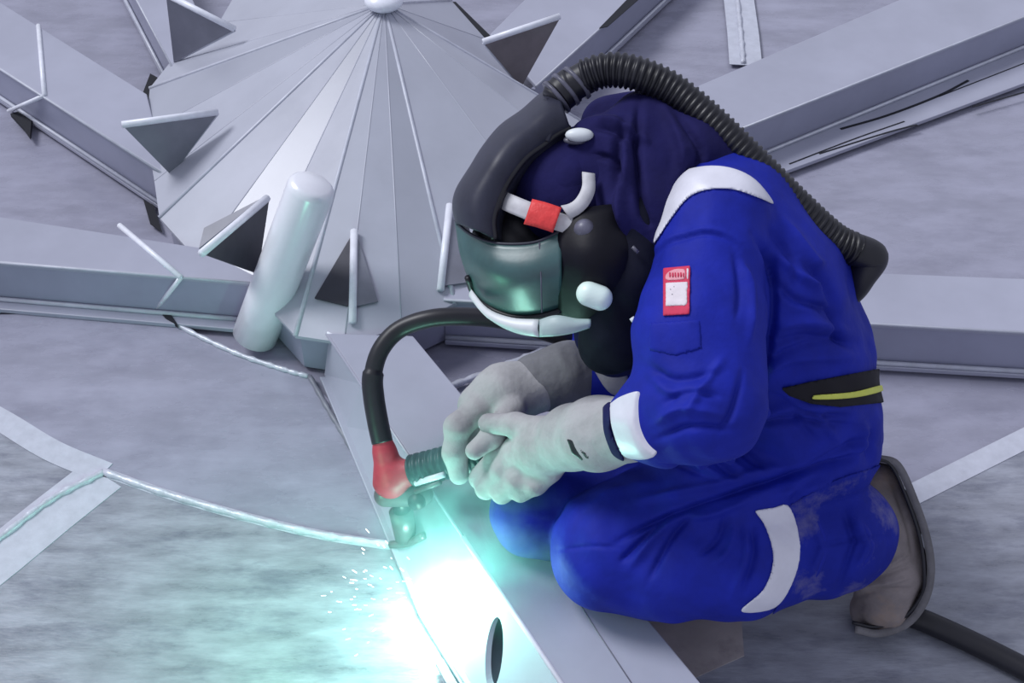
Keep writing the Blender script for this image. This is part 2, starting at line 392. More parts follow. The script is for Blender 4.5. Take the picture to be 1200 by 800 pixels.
# ================================================================== radial beams
def beam(label, front, back, group='radial beams around the cone hub', lip=.05, cross=None, m_top='steel', m_web='steel_shaded', depth_in=0, hole=None):
    A, B = G(*front[0], BH), G(*front[1], BH); C, D = G(*back[0], BH), G(*back[1], BH)
    t = root('steel_beam', label, 'beam', (*((A+D)/2)[:2], 0), group)
    dirv = (B-A)/np.linalg.norm(B-A); inn = np.array([-dirv[1], dirv[0], 0])
    if np.dot(inn, C-A) < 0: inn = -inn
    mk('top_flange', prism([A, B, D, C], (0, 0, -.014)), m_top, t, smooth=False, bevel=.003)
    a, b = A+inn*.003, B+inn*.003; a[2] = b[2] = BH-.014
    w = np.array([a, b, [b[0], b[1], .012], [a[0], a[1], .012]])
    mk('web', prism(w, inn*.012), m_web, t, smooth=False)
    lp = lip if isinstance(lip, tuple) else (lip, lip)
    bw = [A-inn*lp[0], B-inn*lp[1], B+inn*.05, A+inn*.05]
    for p in bw: p[2] = .012
    mk('bottom_flange', prism(bw, (0, 0, -.012)), m_top, t, smooth=False, bevel=.002)
    mk('edge_line', tube([A+[0, 0, -.003], B+[0, 0, -.003]], .0035, 6), 'band', t)
    bl = np.array([A-inn*.004, B-inn*.004]); bl[:, 2] = .016
    mk('weld_bead', tube(bl, .006, 6), 'band', t)
    if cross:
        p, q, r = cross
        P1, P2 = G(*p, BH+.001), G(*q, BH+.001); P3 = G(*r, .014)
        mk('cross_weld', tube([P1, P2], .007, 8), 'edge', t)
        mk('cross_weld', tube([P2, P3], .006, 8), 'edge', t)
    return t, A, B, C, D, inn
bA = beam('wide steel beam running level to the left edge, above the ring weld', [(300, 331), (-120, 297)], [(300, 300), (-120, 235)], cross=((140, 264), (212, 325), (183, 362)), lip=.035)
bB = beam('slanting steel beam at the left with a spliced joint and torn weld', [(196, 206), (-140, -10)], [(172, 110), (-140, -85)], cross=((45, 30), (52, 112), (10, 130)), lip=.01)
bC = beam('steep narrow steel beam at the top left beside the cone', [(203, 80), (110, -95)], [(250, 55), (185, -95)], lip=.01)
bD = beam('steel beam with a dark slot in its side, behind the helmet', [(628, 100), (850, -100)], [(574, 40), (715, -100)], lip=.01)
bE = beam('broad steel beam rising to the upper right behind the breathing hose', [(820, 169), (1350, -40)], [(800, 108), (1250, -84)], lip=(.085, .185))
bF = beam('level steel beam behind the lower back of the worker', [(520, 350), (1350, 397)], [(520, 300), (1350, 332)], lip=.012)
for ln, w in (([(985, 151), (1040, 135), (1100, 112), (1135, 94)], .009), ([(925, 192), (1000, 163), (1060, 142)], .005), ([(960, 180), (1040, 155), (1075, 146)], .006), ([(1140, 125), (1200, 108)], .006), ([(1100, 113), (1200, 74), (1280, 42)], .004)):
    strip(ln, w, .0128, .001, 'black_gap', 'dark_groove', bE[0])
# torn notches and gaps
mk('slot', prism([G(702, 33, BH+.002), G(712, 31, BH+.002), G(752, -4, BH+.002), G(738, -4, BH+.002)], (0, 0, -.002)), 'black_gap', bD[0], smooth=False)
for tt, pts, z in ((bB[0], [(12, 133), (30, 128), (37, 140), (35, 160), (28, 150)], .016), (bA[0], [(184, 361), (196, 355), (199, 366), (208, 380), (194, 372)], .016)):
    mk('torn_notch', prism([G(x, y, z) for x, y in pts], (0, 0, -.012)), 'black_gap', tt, smooth=False)
# black strips paint the deep shade of gaps between beam ends and hub
for pts in ([(168, 234), (180, 240), (190, 272), (176, 262)], [(176, 86), (187, 92), (176, 124), (163, 120)], [(520, 2), (534, 2), (575, 42), (560, 44)], [(326, 384), (355, 392), (357, 400), (322, 394)], [(372, 384), (381, 386), (380, 420), (373, 416)]):
    mk('gap_shade', prism([G(x, y, .003) for x, y in pts], (0, 0, -.002)), 'black_gap', fl, smooth=False)

# beam under the worker: H section with a web hole
A, B = G(383, 390, BH), G(672, 820, BH); C, D = G(484, 393, BH), G(838, 820, BH)
bG = root('steel_beam', 'steel beam the worker kneels on, with a round web hole by the arc', 'beam', (*((A+D)/2)[:2], 0), 'radial beams around the cone hub')
mk('top_flange', prism([A, B, D, C], (0, 0, -.014)), 'steel', bG, smooth=False, bevel=.003)
dv = (B-A)/np.linalg.norm(B-A); inn = np.array([dv[1], -dv[0], 0]); inn = inn if np.dot(inn, C-A) > 0 else -inn
wa, wb_ = A+inn*.02, B+inn*.02
# web with an oval hole built as a ring of quads
L = np.linalg.norm((wb_-wa)[:2]); hp = G(593, 757, .068)
th = np.dot((hp-wa), dv); zc = .065; hr_l, hr_z = .070, .036
N = 40; ring = []; outer = []
for k in range(N):
    a = 2*math.pi*k/N; ring.append((th+.0466*math.sin(a)+.010*math.cos(a), zc-.029*math.sin(a)+.012*math.cos(a)))
    c, s = math.cos(a), math.sin(a); c, s = ring[-1][0]-th, ring[-1][1]-zc; q_ = math.hypot(c, s); c, s = c/q_, s/q_; f = .053/max(abs(c)*.053/.09, abs(s), 1e-6)
    outer.append((th+f*c, zc+f*s))
def wp(l, z, o=0): p = wa+dv*l+inn*o; p[2] = z; return p
for cl, cz in ((th-.09, .012), (th-.09, .118), (th+.09, .012), (th+.09, .118)):
    k = min(range(N), key=lambda q: abs(outer[q][0]-cl)+abs(outer[q][1]-cz)*2); outer[k] = (cl, cz)
def off(l): return .022+.088*min(1, l/(th*.80))
def wq(l, z, o=0): p = A+dv*l+inn*(.004+o-off(l)*(.118-z)/.106); p[2] = z; return p
V = []; F = []
for o_ in (0, .012):
    V += [wq(l, z, o_) for l, z in ring]+[wq(l, z, o_) for l, z in outer]
for k in range(N):
    k2 = (k+1) % N
    F += [[k, k2, N+k2, N+k], [2*N+k, 3*N+k, 3*N+k2, 2*N+k2], [k, 2*N+k, 2*N+k2, k2]]
ls = [0, th*.2, th*.4, th*.6, th*.8, th-.09]
bxs = [prism([wq(a, .012), wq(b, .012), wq(b, .118), wq(a, .118)], inn*.012) for a, b in list(zip(ls[:-1], ls[1:]))+[(th+.09, L)]]
mk('web', merge((np.array(V), F), *bxs), 'steel', bG, smooth=False)
fb = [wq(l, .012)-inn*.012 for l in (0, th*.8, L)]+[D, C]
for p in fb: p[2] = .012
bq = np.array([C-inn*.004, D-inn*.004, D-inn*.004, C-inn*.004]); bq[:2, 2] = .116; bq[2:, 2] = .012
mk('web', prism(bq, -inn*.012), 'steel', bG, smooth=False)  # closing plate added to keep the inside of the hole dark
mk('bottom_flange', prism(fb, (0, 0, -.012)), 'steel', bG, smooth=False, bevel=.002)
Mid = lerp(A, B, .62)
mk('edge_line', tube([A+[0, 0, -.003], Mid+[0, 0, -.003]], .004, 6), 'steel', bG)
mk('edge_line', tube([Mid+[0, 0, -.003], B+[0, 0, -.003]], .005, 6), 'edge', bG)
ls = np.linspace(th-.06, L, 6)
mk('flange_strip', prism([wq(ls[0], .013)-inn*.02, wq(ls[-1], .013)-inn*.02, wq(ls[-1], .013)-inn*.045, wq(ls[0], .013)-inn*.035], (0, 0, .010)), 'steel', bG, smooth=False)
mk('weld_bead', tube([wq(l, .014)-inn*.003 for l in ls], .006, 8), 'band', bG)
mk('edge_line', tube([A, C], .004, 6), 'edge', bG)  # pale tube paints the highlight along the flange end
mk('scribed_line', tube([G(675, 700, BH+.0002), G(700, 740, BH+.0002), G(740, 800, BH+.0002)], .0012, 5), 'grey_tri', bG)

# ================================================================== gussets in the valley between hub and beams
def cone_hit(px, lift=.004):
    P = []
    for x, y in px:                                   # meet the cone surface
        o = np.array([0, 0, CH]); v = W(x, y, 1.0)-o; lo_, hi_ = 1.5, 4.5
        f = lambda t: (o+v*t)[2]-lift-hub_z(o+v*t)
        for _ in range(50):
            mid = (lo_+hi_)/2
            if f(mid) > 0: lo_ = mid
            else: hi_ = mid
        P.append(o+v*lo_)
    return np.array(P)
def tri_on_cone(px, m, parent, name='painted_shade', lift=.010):  # paints dark and grey shade triangles on the cone beside gussets
    P = cone_hit(px, lift); n = np.cross(P[1]-P[0], P[2]-P[0]); n /= np.linalg.norm(n); n = n if n[2] > 0 else -n
    mk(name, prism(P, n*.004), m, parent, smooth=False)
def gusset(label, bot, inner, outer, m, group='triangular gussets around the cone hub', shade=None, edge_r=.009, defaults=None):
    b = G(*bot, BH); rv = b[:2]-HUB_C; rl = np.linalg.norm(rv); rv = rv/rl
    nrm = np.array([-rv[1], rv[0], 0])
    def hit(px, py):
        o = np.array([0, 0, CH]); dvec = W(px, py, 1.0)-o
        t = np.dot(np.array([*HUB_C, 0])-o, nrm)/np.dot(dvec, nrm); return o+dvec*t
    if defaults:
        pi_ = cone_hit([inner], .012)[0]; po = G(*outer, BH+.012)
    else: pi_, po = hit(*inner), hit(*outer)
    t = root('gusset_plate', label, 'gusset', (*b[:2], BH), group)
    mk('plate', prism([b-nrm*.006, pi_-nrm*.006, po-nrm*.006], nrm*.012), m, t, smooth=False)  # face colour is darkened to paint the plate's shaded side
    mk('bright_edge', tube([pi_, po], edge_r, 8), 'edge', t)  # pale tube paints the lit upper edge
    mk('weld_bead', tube([pi_+[0, 0, -.004], b], .004, 6), 'band', t)
    return t, b, pi_, po, nrm
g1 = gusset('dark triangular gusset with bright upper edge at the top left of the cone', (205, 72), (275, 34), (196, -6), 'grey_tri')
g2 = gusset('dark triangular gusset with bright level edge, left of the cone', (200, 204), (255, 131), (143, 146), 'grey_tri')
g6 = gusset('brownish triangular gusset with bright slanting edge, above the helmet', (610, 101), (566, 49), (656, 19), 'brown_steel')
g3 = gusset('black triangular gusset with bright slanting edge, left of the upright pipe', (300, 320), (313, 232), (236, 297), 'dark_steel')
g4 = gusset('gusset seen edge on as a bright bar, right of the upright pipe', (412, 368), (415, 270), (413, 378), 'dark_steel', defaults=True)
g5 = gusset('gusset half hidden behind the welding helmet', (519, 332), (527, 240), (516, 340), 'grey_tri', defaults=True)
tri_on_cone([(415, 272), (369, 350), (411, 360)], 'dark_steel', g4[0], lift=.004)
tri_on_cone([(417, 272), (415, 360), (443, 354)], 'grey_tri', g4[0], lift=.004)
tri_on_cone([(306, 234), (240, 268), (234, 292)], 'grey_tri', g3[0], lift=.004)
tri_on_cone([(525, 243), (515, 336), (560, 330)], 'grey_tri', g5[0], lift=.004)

# upright pipe
pb = G(297, 398, .0); pt = W(367, 214, 2.72)
pipe = root('steel_pipe', 'pale shiny steel pipe stub leaning between two gussets by the cone', 'pipe', pb)
rp = .052; dirp = pt-pb; dirp /= np.linalg.norm(dirp)
PP = [pb+dirp*.02+[0, 0, .02], pb+dirp*.04, pt-dirp*.022, pt-dirp*.008, pt, pt+dirp*.002]; PP[0] = lerp(pb, pt, .03)
mk('tube_wall', tube([pb+dirp*.012, lerp(pb, pt, .3), lerp(pb, pt, .6), pt-dirp*.02, pt-dirp*.008, pt], [rp, rp, rp, rp, rp*.93, rp*.75], 40), 'pipe', pipe)

# ================================================================== the welder
person = root('person', 'welder in a royal blue coverall kneeling on the steel beam, bent over the arc', 'person', G(840, 715, 0))
torso = chain(S(838, 262, 2.06, 72), S(882, 345, 2.10, 94), S(918, 430, 2.17, 86), S(940, 500, 2.22, 84)) \
    + chain(S(800, 240, 2.24, 70), S(852, 335, 2.28, 88), S(892, 420, 2.34, 82), S(920, 490, 2.38, 80)) \
    + chain(S(900, 262, 2.14, 34), S(944, 320, 2.17, 34), S(966, 400, 2.22, 38), S(968, 505, 2.25, 54)) \
    + chain(S(810, 190, 2.13, 55), S(850, 240, 2.12, 70))
headneck = chain(S(665, 228, 2.11, 62), S(690, 220, 2.12, 66), S(760, 215, 2.13, 48), S(815, 225, 2.15, 58))
armL = chain(S(840, 258, 1.99, 64), S(818, 395, 1.935, 69), S(826, 470, 1.905, 65)) + chain(S(826, 474, 1.905, 63), S(772, 492, 1.95, 46), S(742, 498, 1.98, 36))
armR = chain(S(775, 245, 2.34, 56), S(735, 380, 2.42, 55), S(765, 430, 2.44, 50), S(715, 440, 2.40, 36), S(690, 440, 2.39, 33))
thighL = chain(S(955, 530, 2.22, 68), S(838, 580, 2.22, 71), S(722, 640, 2.235, 74))
shinL = chain(S(716, 648, 2.235, 70), S(790, 660, 2.20, 60), S(865, 652, 2.195, 65), S(968, 624, 2.25, 64), S(988, 622, 2.27, 58))
thighR = chain(S(900, 500, 2.42, 70), S(760, 555, 2.38, 66), S(628, 600, 2.345, 54)); shinR = chain(S(632, 602, 2.35, 52), S(760, 620, 2.42, 50), S(890, 590, 2.50, 50))
BODY = [(.07, torso), (.05, headneck), (.05, armL), (.05, armR), (.05, thighL), (.05, shinL), (.05, thighR), (.05, shinR)]
FOLDS += [
    ([(850, 583), (890, 569), (930, 557), (980, 545), (1030, 522)], 5, -.020, 1.9, 2.4), ([(880, 556), (930, 543), (985, 530)], 7, .008, 1.9, 2.4), ([(900, 584), (940, 572), (1000, 558)], 6, .006, 1.9, 2.4),
    ([(905, 556), (870, 574), (830, 588), (790, 602), (745, 622), (715, 640)], 4, -.012, 1.9, 2.3),
    ([(905, 545), (860, 562), (800, 575), (735, 588)], 5, .010, 1.9, 2.3),
    ([(885, 580), (840, 600), (800, 607)], 5, .009, 1.9, 2.3),
    ([(800, 598), (765, 630), (735, 668)], 5, .010, 1.9, 2.3), ([(815, 600), (785, 632), (758, 685)], 4, -.010, 1.9, 2.3), ([(790, 600), (745, 640), (725, 660)], 3.5, -.009, 1.9, 2.3),
    ([(850, 600), (842, 630), (815, 655)], 4, -.007, 1.9, 2.3), ([(860, 600), (856, 640), (835, 665)], 5, .007, 1.9, 2.3),
    ([(835, 560), (795, 542), (765, 528)], 5, -.009, 1.9, 2.3), ([(905, 555), (872, 530), (850, 500)], 5, -.010, 1.9, 2.3),
    ([(885, 562), (850, 535), (830, 510)], 5, .009, 1.9, 2.3), ([(860, 566), (825, 548), (800, 530)], 4, .007, 1.9, 2.3), ([(872, 566), (838, 540), (815, 520)], 3.5, -.008, 1.9, 2.3),
    ([(940, 545), (980, 532), (1025, 508)], 5, -.012, 1.9, 2.35), ([(960, 520), (940, 500), (930, 480)], 5, -.008, 1.9, 2.3), ([(985, 520), (965, 495), (955, 478)], 5, .008, 1.9, 2.3),
    ([(1000, 545), (1012, 520), (1012, 490)], 5, .009, 1.9, 2.4), ([(1018, 545), (1022, 520), (1020, 500)], 4, -.009, 1.9, 2.4),
    ([(880, 610), (884, 650), (868, 700)], 4, -.009, 1.9, 2.4), ([(870, 612), (874, 650), (855, 705)], 4, .006, 1.9, 2.4),
    ([(945, 590), (965, 640), (945, 690)], 5, .008, 1.9, 2.4), ([(1000, 600), (1018, 640), (1000, 675)], 5, .008, 1.9, 2.4), ([(985, 590), (1000, 635), (980, 690)], 4, -.009, 1.9, 2.4), ([(925, 600), (940, 570), (975, 555)], 5, -.007, 1.9, 2.4), ([(950, 640), (1000, 632), (1045, 628)], 3, -.005, 1.9, 2.4),
    ([(650, 645), (690, 640), (730, 642)], 2.5, -.003, 1.9, 2.3), ([(680, 600), (720, 575), (780, 560)], 6, .005, 1.9, 2.3),
    # back
    ([(905, 295), (940, 325), (970, 340)], 5, .011, 1.9, 2.3), ([(935, 300), (975, 345), (980, 390)], 5, -.012, 1.9, 2.3), ([(900, 320), (930, 350), (960, 360), (975, 380)], 5, -.009, 1.9, 2.3),
    ([(955, 355), (975, 365), (982, 395), (1000, 410)], 4, -.011, 1.9, 2.3), ([(900, 385), (950, 378), (1005, 392)], 6, .009, 1.9, 2.3), ([(895, 405), (950, 395), (1015, 405)], 5, -.009, 1.9, 2.3), ([(890, 440), (930, 420), (1020, 418)], 6, .009, 1.9, 2.3), ([(890, 432), (930, 408), (980, 400)], 4, -.007, 1.9, 2.3),
    ([(900, 265), (925, 300), (935, 340)], 5, -.008, 1.9, 2.3), ([(915, 250), (950, 300), (965, 315)], 5, .008, 1.9, 2.3),
    # sleeve and arm crease
    ([(882, 275), (903, 305), (908, 350), (900, 420), (885, 480)], 4, -.016, 1.9, 2.3),
    ([(760, 305), (790, 282), (835, 275), (868, 290)], 3, -.004, 1.8, 2.1), ([(760, 300), (790, 276), (835, 269), (868, 283)], 3, .003, 1.8, 2.1),
    ([(868, 300), (880, 345), (876, 410)], 5, .010, 1.8, 2.1), ([(860, 290), (868, 340), (862, 380)], 4, -.006, 1.8, 2.1),
    ([(765, 498), (800, 478), (850, 488)], 5, .008, 1.8, 2.1), ([(768, 515), (810, 500), (865, 505)], 4, -.009, 1.8, 2.1), ([(775, 475), (805, 460), (850, 465)], 4, -.007, 1.8, 2.1),
    ([(755, 425), (790, 445), (850, 435)], 5, -.007, 1.8, 2.1), ([(850, 415), (822, 455), (800, 490)], 5, .007, 1.8, 2.1), ([(762, 440), (790, 460), (840, 452)], 5, .006, 1.8, 2.1), ([(870, 430), (860, 480), (840, 510)], 4, -.008, 1.8, 2.1),
    ([(885, 490), (930, 476), (1000, 480)], 6, .010, 1.9, 2.35), ([(880, 500), (920, 494), (1010, 500)], 4, -.010, 1.9, 2.35), ([(900, 460), (950, 484), (1000, 488)], 4, -.008, 1.9, 2.35),
]
def fold_height(P):
    x, y, d = PIX(P); acc = np.zeros(x.shape)
    for line, w, hgt, d0, d1 in FOLDS:
        ln = np.array(line, float); lo = ln.min(0)-4*w; hi = ln.max(0)+4*w
        k = np.where((x > lo[0]) & (x < hi[0]) & (y > lo[1]) & (y < hi[1]) & (d > d0) & (d < d1))[0]
        if not len(k): continue
        ln = smoothpath(np.c_[ln, 0*ln[:, :1]], 4)[:, :2]; dd = np.full(len(k), 1e9); par = np.zeros(len(k)); n = len(ln)-1
        for q in range(n):
            a, b = ln[q], ln[q+1]; e = b-a
            t = np.clip(((x[k]-a[0])*e[0]+(y[k]-a[1])*e[1])/(e@e+1e-9), 0, 1)
            h_ = np.hypot(x[k]-a[0]-t*e[0], y[k]-a[1]-t*e[1]); par = np.where(h_ < dd, (q+t)/n, par); dd = np.minimum(dd, h_)
        acc[k] += hgt*np.exp(-(dd/w)**2)*np.clip(np.minimum(par, 1-par)*4, .1, 1)
    acc += .0022*(np.sin(P[:, 0]*41+2*np.sin(P[:, 2]*23))*np.sin(P[:, 2]*37+1.3*np.sin(P[:, 1]*29)+1)+.5*np.sin(P[:, 0]*83+P[:, 2]*61+2*np.sin(P[:, 1]*47)))
    return acc
def cloth(name, groups, h, m, label):
    o = mk(name, sdf_mesh(groups, h), m, person, label=label)
    sm_ = o.modifiers.new('s', 'SUBSURF'); sm_.levels = sm_.render_levels = 1
    me = bpy.data.meshes.new_from_object(o.evaluated_get(bpy.context.evaluated_depsgraph_get())); o.modifiers.clear(); o.data = me
    n = len(me.vertices); co = np.zeros(n*3); no = np.zeros(n*3)
    me.vertices.foreach_get('co', co); me.vertices.foreach_get('normal', no); co = co.reshape(-1, 3); no = no.reshape(-1, 3)
    co += no*fold_height(co+wloc(person))[:, None]
    me.vertices.foreach_set('co', co.ravel()); me.update(); return o
cloth('coverall', BODY, .0062, 'blue', 'royal blue work coverall')
def dc(name, poly, dlo, dhi, m, t=.004, label=None, groups=None, smooth=True, h=.0035, parent=None):
    return mk(name, decal(groups or BODY, poly, dlo, dhi, t, h, smooth=smooth), m, parent or person, label=label)
dc('reflective_band', [(754, 284), (768, 245), (790, 207), (820, 195), (855, 196), (885, 210), (907, 238), (890, 232), (860, 222), (830, 222), (806, 232), (785, 258), (764, 288)], 1.86, 2.10, 'reflect', h=.0027, label='white shoulder band')
dc('reflective_band', [(713, 474), (728, 464), (750, 459), (752, 480), (770, 531), (733, 536), (718, 505)], 1.88, 2.10, 'reflect', t=.005, h=.0027, label='white cuff band')
dc('reflective_band', [(884, 598), (905, 595), (926, 594), (938, 640), (930, 680), (908, 712), (868, 716), (895, 690), (906, 655), (898, 620)], 2.02, 2.44, 'reflect', h=.0030, label='white shin band')
dc('reflective_band', [(684, 412), (715, 420), (735, 440), (735, 462), (712, 458)], 2.25, 2.5, 'cuff_reflect', t=.006, label='grey checked cuff band')
dc('cuff_trim', [(706, 476), (716, 472), (716, 505), (732, 539), (722, 541), (708, 508)], 1.88, 2.10, 'navy', t=.006, h=.003, label='dark navy cuff trim')
dc('belt', [(915, 455), (950, 447), (1050, 428), (1050, 470), (985, 477), (950, 473), (925, 464)], 1.95, 2.5, 'blackcloth', t=.005, smooth=False, label='black waist belt')
dc('belt_stripe', [(953, 463), (1000, 459), (1034, 451), (1034, 458), (1000, 466), (955, 468)], 1.95, 2.4, 'yellow', t=.0085, h=.0022, label='yellow belt stripe')
dc('dusty_leg_cuff', [(915, 598), (945, 580), (985, 560), (1030, 545), (1075, 520), (1090, 620), (1070, 720), (985, 740), (905, 735), (920, 690), (928, 640)], 1.95, 2.42, 'blue_dusty', t=.003, label='dust-marked lower trouser leg')
dc('sleeve_pocket', [(762, 378), (820, 374), (822, 408), (792, 417), (760, 410)], 1.8, 2.0, 'blue', t=.0025, smooth=False)
# sleeve patch: red border, white field, oval emblem, two lines of marks
pa = dc('sleeve_patch', [(777, 314), (809, 311), (808, 368), (777, 370)], 1.8, 2.0, 'patch_red', t=.004, smooth=False, h=.0022, label='red and white sleeve patch')
dc('patch_field', [(780, 331), (806, 330), (805, 358), (780, 359)], 1.8, 2.0, 'patch_white', t=.0055, smooth=False, h=.0022, parent=pa)
dc('patch_emblem', [(780, 322), (784, 318), (792, 315), (800, 315), (803, 317), (803, 326), (797, 328), (781, 328)], 1.8, 2.0, 'patch_pink', t=.0055, h=.002, parent=pa)
dc('patch_tab', [(804.5, 314), (807, 314), (807, 327), (804.5, 327)], 1.8, 2.0, 'patch_white', t=.0055, smooth=False, h=.002, parent=pa)
for k, x in enumerate((781.5, 784.8, 788.1, 791.4, 794.7, 798, 801.3)):
    dc('patch_letter', [(x, 362), (x+2.3, 362), (x+2.3, 363.2), (x+1.2, 363.6), (x+2.3, 366), (x, 366)][:(4 if k % 3 == 1 else 6)], 1.86, 1.99, 'patch_pink', t=.0058, smooth=False, h=.0012, parent=pa)
for k, x in enumerate((784, 787.2, 790.4, 793.6, 796.8, 800)):
    dc('patch_letter', [(x, 319+k % 2), (x+1.6, 318.6), (x+2.1, 321.5+k % 3), (x+1.4, 325), (x+.2, 324.5)], 1.86, 1.99, 'patch_red', t=.0072, smooth=False, h=.0012, parent=pa)
for x, y in ((785, 338), (789, 335), (798, 336), (800, 339), (787, 344), (802, 345)):
    dc('patch_speck', [(x, y), (x+1.5, y), (x+1.5, y+1.5), (x, y+1.5)], 1.86, 1.99, 'knob', t=.0066, smooth=False, h=.0012, parent=pa)
mk('zip_pull', tube([W(740, 372, 1.955), W(745, 379, 1.955)], .004, 8), 'pale', person)
mk('zip_pull', tube([W(741, 289, 1.955), W(748, 296, 1.955)], .003, 8), 'knob', person)
# dark navy hood and collar
hood = chain(S(752, 152, 2.09, 44), S(800, 185, 2.08, 52), S(835, 205, 2.08, 44)) + chain(S(700, 165, 2.07, 30), S(735, 175, 2.06, 42), S(752, 240, 2.03, 46), S(748, 320, 2.04, 44), S(738, 385, 2.08, 42), S(722, 410, 2.12, 32)) \
    + chain(S(780, 150, 2.2, 45), S(720, 150, 2.2, 40)) + chain(S(690, 190, 2.08, 34), S(668, 215, 2.06, 40))+chain(S(700, 390, 2.12, 28), S(740, 400, 2.14, 30))
HOOD = [(.03, hood)]
keep = FOLDS[:]
mk('neck_drape', sdf_mesh([(.03, chain(S(742, 262, 2.025, 42), S(742, 320, 2.03, 43), S(728, 385, 2.07, 44), S(712, 405, 2.10, 34)))], .005), 'drape', person, label='black drape under the helmet')
FOLDS[:] = [([(722, 138), (735, 190), (728, 240), (738, 300)], 6, .016, 1.8, 2.3), ([(750, 115), (746, 180), (752, 240), (765, 270)], 5, -.022, 1.8, 2.3), ([(735, 130), (722, 180), (715, 240)], 5, -.014, 1.8, 2.3), ([(690, 138), (730, 146), (765, 170)], 5, .012, 1.8, 2.3), ([(690, 148), (720, 155), (740, 170)], 4, -.009, 1.8, 2.3), ([(772, 120), (800, 175), (790, 220)], 7, .014, 1.8, 2.3), ([(790, 130), (820, 175), (815, 200)], 5, -.012, 1.8, 2.3), ([(690, 180), (720, 190), (735, 230)], 4, -.010, 1.8, 2.3)]
cloth('hood', HOOD, .0055, 'navy', 'dark navy fabric hood')
FOLDS[:] = keep
# boot
boot = chain(S(1034, 562, 2.32, 20), S(1044, 610, 2.335, 30), S(1048, 665, 2.355, 34), S(1036, 704, 2.375, 32), S(1024, 716, 2.39, 24)) + chain(S(1010, 600, 2.32, 38), S(1030, 660, 2.345, 38))
FOLDS[:] = [([(1000, 700), (1035, 692), (1072, 690)], 3, -.006, 1.9, 2.6), ([(1004, 690), (1038, 682), (1072, 675)], 3, .006, 1.9, 2.6), ([(1006, 682), (1040, 672), (1072, 660)], 3, -.006, 1.9, 2.6), ([(1008, 672), (1042, 660), (1070, 645)], 3, .005, 1.9, 2.6), ([(1045, 560), (1062, 610), (1070, 660)], 3, -.004, 1.9, 2.6)]
bt = cloth('boot', [(.03, boot)], .005, 'boot', 'dusty brown leather work boot')
FOLDS[:] = keep
sole_px = [(1030, 537, 2.31), (1052, 545, 2.31), (1071, 585, 2.32), (1086, 630, 2.33), (1091, 670, 2.345), (1083, 705, 2.365), (1062, 731, 2.385), (1030, 742, 2.40), (1002, 737, 2.40)]
mk('sole', patch([[W(x, y, d-.06) for x, y, d in sole_px], [W(x, y, d) for x, y, d in sole_px], [W(x, y, d+.06) for x, y, d in sole_px]], 6, 3), 'sole', bt, solid=.014, label='worn grey rubber sole')
mk('welt', tube(smoothpath([W(x-8+(5 if y > 700 else 0), y-(8 if y > 700 else 0), d-.058) for x, y, d in sole_px], 6), .0035, 8), 'black', bt)

# gloves
gl = chain(S(738, 503, 1.99, 39), S(700, 508, 2.06, 40), S(672, 512, 2.13, 36)) + chain(S(672, 512, 2.13, 34), S(640, 524, 2.20, 30), S(612, 534, 2.26, 26))
fing = [chain(S(640, 505, 2.18, 16), S(605, 498, 2.23, 14), S(572, 496, 2.27, 12))]
for (a, b, c, r) in (((612, 522, 2.27), (585, 537, 2.30), (563, 560, 2.33), 15), ((620, 533, 2.25), (592, 550, 2.27), (570, 572, 2.31), 15), ((632, 545, 2.22), (607, 562, 2.24), (588, 578, 2.28), 14), ((645, 552, 2.20), (628, 567, 2.22), (610, 578, 2.25), 12)):
    fing.append(chain(S(*a, r+2), S(*b, r), S(*c, r-1)))
GL = [(.03, gl)]+[(.012, f) for f in fing]
o = mk('glove', sdf_mesh(GL, .0038, kg=.010), 'glove', person, label='grey leather glove on the near hand')
gr = chain(S(630, 452, 2.37, 32), S(590, 462, 2.36, 33), S(560, 475, 2.355, 24))
fr = [chain(S(560, 480, 2.33, 17), S(536, 500, 2.32, 15), S(533, 530, 2.33, 14), S(538, 556, 2.34, 12)), chain(S(565, 482, 2.36, 16), S(548, 510, 2.37, 14), S(552, 545, 2.385, 12)),
      chain(S(575, 488, 2.38, 15), S(566, 518, 2.40, 13), S(572, 545, 2.41, 11)), chain(S(590, 490, 2.40, 14), S(584, 518, 2.42, 12), S(590, 540, 2.43, 10)), chain(S(600, 480, 2.31, 16), S(578, 510, 2.28, 14), S(556, 528, 2.27, 11))]
mk('glove', sdf_mesh([(.03, gr)]+[(.012, f) for f in fr], .0038, kg=.010), 'glove', person, label='pale grey glove on the far hand')
ga = chain(S(705, 442, 2.40, 32), S(668, 440, 2.385, 37), S(630, 448, 2.375, 35))
dc('printed_mark', [(664, 514), (671, 515), (680, 524), (692, 537), (682, 540), (670, 531)], 1.95, 2.2, 'black', t=.0012, groups=GL, smooth=False, h=.002)
mk('gauntlet', sdf_mesh([(.03, ga)], .005), 'gauntlet', person, label='dark grey gauntlet cuff')

